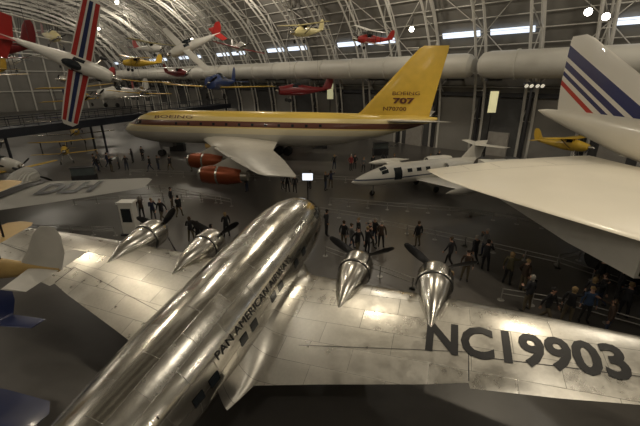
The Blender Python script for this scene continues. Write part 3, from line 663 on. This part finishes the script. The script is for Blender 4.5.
# ------------------------------------------------------------ people
def person_mesh(name,arms,legs,lean=0.,hair=0,look=0.):
    J={};E=[];T={}
    def j(n,p,r,tag): J[n]=(V(p),r); T[n]=tag
    lx=lean
    j('pel',(0,0,.95),.135,2); j('wai',(lx*.3,0,1.12),.125,2); j('che',(lx*.7,0,1.30),.145,2); j('ucl',(lx*.9,0,1.42),.10,2)
    j('nek',(lx+.01,0,1.52),.052,0); j('hd1',(lx+.03+look*.3,0,1.60),.078,0); j('hd2',(lx+.02+look*.5,0,1.68),.09,0)
    E+=[('pel','wai'),('wai','che'),('che','ucl'),('ucl','nek'),('nek','hd1'),('hd1','hd2')]
    for s,n in((1,'L'),(-1,'R')):
        el,wr,hd=arms[0 if s>0 else 1]; kn,an=legs[0 if s>0 else 1]
        j('sh'+n,(lx*.9,s*.175,1.41),.066,2); j('el'+n,(el[0]+lx*.7,s*el[1],el[2]),.047,2); j('wr'+n,(wr[0]+lx*.7,s*wr[1],wr[2]),.03,2)
        E+=[('ucl','sh'+n),('sh'+n,'el'+n),('el'+n,'wr'+n)]
        w=J['wr'+n][0]; d=(V((hd[0],s*hd[1],hd[2]))).normalized(); a=d.cross(V((1,0,0))); 
        if a.length<.2: a=d.cross(V((0,0,1)))
        a.normalize(); sd=a.cross(d).normalized()
        pm=w+d*.065; j('pm'+n,pm,.030,0); E.append(('wr'+n,'pm'+n))
        for k,(o,l) in enumerate(((-.033,.06),(-.011,.075),(.011,.08),(.033,.07))):
            b=pm+sd*o+d*.035; j('f%d'%k+n,b,.010,0); j('g%d'%k+n,b+d*l*.55+a*.008,.009,0); j('h%d'%k+n,b+d*l*.9+a*.03,.007,0)
            E+=[('pm'+n,'f%d'%k+n),('f%d'%k+n,'g%d'%k+n),('g%d'%k+n,'h%d'%k+n)]
        j('t0'+n,pm+sd*.045-d*.01,.011,0); j('t1'+n,pm+sd*.062+d*.035+a*.012,.009,0); E+=[('pm'+n,'t0'+n),('t0'+n,'t1'+n)]
        j('hp'+n,(0,s*.085,.88),.10,3); j('kn'+n,(kn[0],s*kn[1],kn[2]),.064,3); j('an'+n,(an[0],s*an[1],an[2]),.045,3)
        j('ft'+n,(an[0]+.04,s*an[1],an[2]-.045),.045,4); j('to'+n,(an[0]+.19,s*(an[1]+.02),an[2]-.055),.032,4)
        E+=[('pel','hp'+n),('hp'+n,'kn'+n),('kn'+n,'an'+n),('an'+n,'ft'+n),('ft'+n,'to'+n)]
    names=list(J); idx={n:i for i,n in enumerate(names)}
    me=bpy.data.meshes.new('tmp'); me.from_pydata([J[n][0] for n in names],[(idx[a],idx[b]) for a,b in E],[])
    o=bpy.data.objects.new('tmp',me); C.collection.objects.link(o)
    o.modifiers.new('s','SKIN')
    for i,n in enumerate(names):
        sv=me.skin_vertices[0].data[i]; r=J[n][1]; sv.radius=(r,r); sv.use_root=(n=='pel')
    sb=o.modifiers.new('u','SUBSURF'); sb.levels=1
    C.view_layer.update()
    m2=bpy.data.meshes.new_from_object(o.evaluated_get(C.evaluated_depsgraph_get())); bpy.data.objects.remove(o)
    segs=[(J[a][0],J[b][0],T[b],a,b) for a,b in E]
    m2.materials.clear()
    mi=[]
    hc=J['hd2'][0]
    for p in m2.polygons:
        c=p.center; best=9;tg=2
        for a,b,t,na,nb in segs:
            ab=b-a; k=max(0,min(1,(c-a).dot(ab)/ab.length_squared)); dd=(c-(a+ab*k)).length-.5*(J[na][1]+(J[nb][1]-J[na][1])*k)
            if dd<best: best=dd;tg=t
        if tg==3 and c.z>.86: tg=2
        if tg==0 and c.z>1.57 and (c.x<hc.x-.005 or c.z>hc.z+.045) and abs(c.y)<.14: tg=1
        if tg==0 and hair and c.z<1.6 and c.z>1.45 and c.x<hc.x-.03: tg=1
        mi.append(tg)
    mb=MB(); mb.v=[tuple(v.co) for v in m2.vertices]; mb.f=[tuple(p.vertices) for p in m2.polygons]; mb.m=mi
    h=J['hd2'][0]; fx=h.x
    for s in(1,-1):
        mb.ell((fx+.078,s*.032,h.z-.012),(.012,.014,.009),5,8,5); mb.ell((fx-.0,s*.09,h.z-.02),(.02,.012,.032),0,8,5)
        mb.box((fx+.084,s*.032,h.z+.010),(.006,.018,.004),1)
    mb.rings([[(fx+.075,-.012,h.z-.055),(fx+.075,.012,h.z-.055),(fx+.078,0,h.z-.0)],[(fx+.108,-.006,h.z-.05),(fx+.108,.006,h.z-.05),(fx+.09,0,h.z-.01)]],0)
    mb.box((fx+.080,0,h.z-.078),(.008,.024,.005),6)
    if hair: mb.ell((fx-.03,0,h.z-.06),(.085,.098,.15),1,12,8)
    else: mb.ell((fx-.022,0,h.z+.012),(.088,.094,.095),1,12,8)
    me=bpy.data.meshes.new(name); me.from_pydata(mb.v,[],mb.f); me.update()
    me.polygons.foreach_set('use_smooth',[True]*len(mb.f))
    for _ in range(7): me.materials.append(M_black)
    me.polygons.foreach_set('material_index',mb.m)
    zmin=min(v.co.z for v in me.vertices)
    for v in me.vertices: v.co.z-=zmin
    return me
rest=((-.03,.25,1.14),(.03,.27,.89),(.15,.05,-1)); 
bent=((-.02,.24,1.14),(.20,.12,1.12),(1,-.6,.1)); 
photo=((.12,.25,1.20),(.24,.09,1.50),(.4,-.5,.9)); 
swf=((.10,.24,1.15),(.22,.22,.93),(.5,0,-1)); swb=((-.14,.25,1.15),(-.18,.26,.9),(-.1,0,-1))
point=((.2,.26,1.36),(.44,.26,1.46),(1,.1,.2))
pock=((-.08,.28,1.16),(.04,.19,.95),(.3,-.3,-1))
st=((.01,.10,.50),(-.01,.11,.09)); st2=((.03,.13,.50),(-.02,.17,.09))
wf=((.20,.09,.53),(.26,.09,.10)); wb=((-.02,.09,.50),(-.28,.09,.16))
PM=[person_mesh('pm_stand',(rest,rest),(st,st2)),person_mesh('pm_walk',(swb,swf),(wf,wb)),person_mesh('pm_photo',(photo,photo),(st,st2),-.02),
    person_mesh('pm_point',(rest,point),(st2,st),0,1),person_mesh('pm_pocket',(pock,pock),(st,st),.02),person_mesh('pm_bent',(bent,rest),(st2,st2),0.03,1),person_mesh('pm_walk2',(swf,swb),(wb,wf),.05)]
def cm(n,c): return mat(n,c,.8,0,.15,8)
SK=[cm('skin_light',(.50,.30,.22)),cm('skin_tan',(.35,.20,.13))]
HR=[cm('hair_brown',(.05,.03,.015)),cm('hair_black',(.012,.01,.01)),cm('hair_grey',(.3,.28,.25)),cm('hair_blond',(.25,.17,.08))]
TP=[cm('top_black',(.010,.010,.012)),cm('top_charcoal',(.022,.022,.026)),cm('top_navy',(.015,.02,.05)),cm('top_brown',(.05,.03,.02)),cm('top_grey',(.12,.12,.12)),cm('top_red',(.22,.03,.03)),cm('top_blue',(.05,.09,.18)),cm('top_white',(.5,.48,.45)),cm('top_olive',(.07,.06,.03))]
TR=[cm('trousers_black',(.010,.010,.012)),cm('jeans',(.02,.03,.06)),cm('khaki',(.10,.08,.05)),cm('trousers_grey',(.03,.03,.03))]
SH=cm('shoe_black',(.01,.01,.01)); EY=cm('eye',(.02,.015,.01)); LP=cm('lips',(.35,.12,.1))
PP=[(1.4,19.2,0),(1.8,18.8,4),(2.7,18.4,1),(3.3,19.7,0),(0.4,20.8,1),(5.8,19.2,0),(6.9,16.8,1),(7.2,15.4,3),(8.3,17.1,0),(9.2,17.9,4),(9.1,15.0,8),(9.5,14.4,3),(8.9,12.9,1),(9.2,12.1,0),(10.9,12.2,6),(12.2,13.2,0),(12.7,12.5,1),(11.1,11.3,3),(5.6,13.3,2),(-5.9,20.6,0),(-10.2,24.1,0),(-11.5,26.1,1),(-11.0,23.1,0),(-11.8,23.5,2),(-12.8,23.9,3),(-7.2,19.2,0),(-6.3,18.8,0),(-25.0,38.9,1),(-24.2,38.0,0),(-24.2,39.9,2),(-22.6,37.7,0),(-22.5,39.1,4),(-21.9,43.5,1),(-22.5,42.2,0),(-25.4,40.2,4),(-2.9,30.3,0),(-2.2,30.0,1),(0.5,30.9,0),(1.0,31.6,2),(3.4,38.4,5),(4.7,37.6,4),(5.8,38.5,1),(8.2,38.8,0),(13.9,41.2,0),(-21.4,38.6,1),(10.1,12.1,0),(13.3,13.6,1),(-7.9,19.9,1),(12.4,39.3,3),(-.9,31.4,0),(-18.5,38,0),(-17.8,38.4,1),(-14,38,2),(-9.5,37,0),(14.4,12.6,2),(13.2,14.6,0),(2.3,19.6,0),(2.9,19.0,0),(8.6,16.4,1),(11.5,12.9,1),(3.9,39.2,0),(7.2,39.6,1),(2.1,18.1,0),(3.6,19.1,3),(-16.4,38.2,0),(-12,39,1),(1.6,39,0),(-6.5,30.4,1),(-3.4,31.2,4)]
for i,(x,y,t) in enumerate(PP):
    rr=random.random
    o=bpy.data.objects.new('person' if i==0 else 'person.%03d'%i,PM[i%len(PM)] if i not in(5,) else PM[0]); C.collection.objects.link(o)
    s=.93+.09*rr(); o.scale=(s*1.05,s*1.1,s); o.location=(x,y,0); o.rotation_euler=(0,0,rr()*6.28)
    ms=[SK[0 if rr()<.7 else 1],HR[int(rr()*4)],TP[t],TR[int(rr()*4)],SH,EY,LP]
    for k,mm in enumerate(ms):
        o.material_slots[k].link='OBJECT'; o.material_slots[k].material=mm
# ------------------------------------------------------------ camera / world
cam=bpy.data.cameras.new('camera'); co=bpy.data.objects.new('camera',cam); C.collection.objects.link(co)
co.location=(0,0,9.34); co.rotation_euler=(math.pi/2-.358,0,0); cam.lens=355/640*36; cam.sensor_width=36; cam.clip_end=600
C.scene.camera=co
w=bpy.data.worlds.new('world'); C.scene.world=w; w.use_nodes=True; w.node_tree.nodes['Background'].inputs[0].default_value=(.05,.05,.05,1)
C.scene.view_settings.view_transform='Standard'
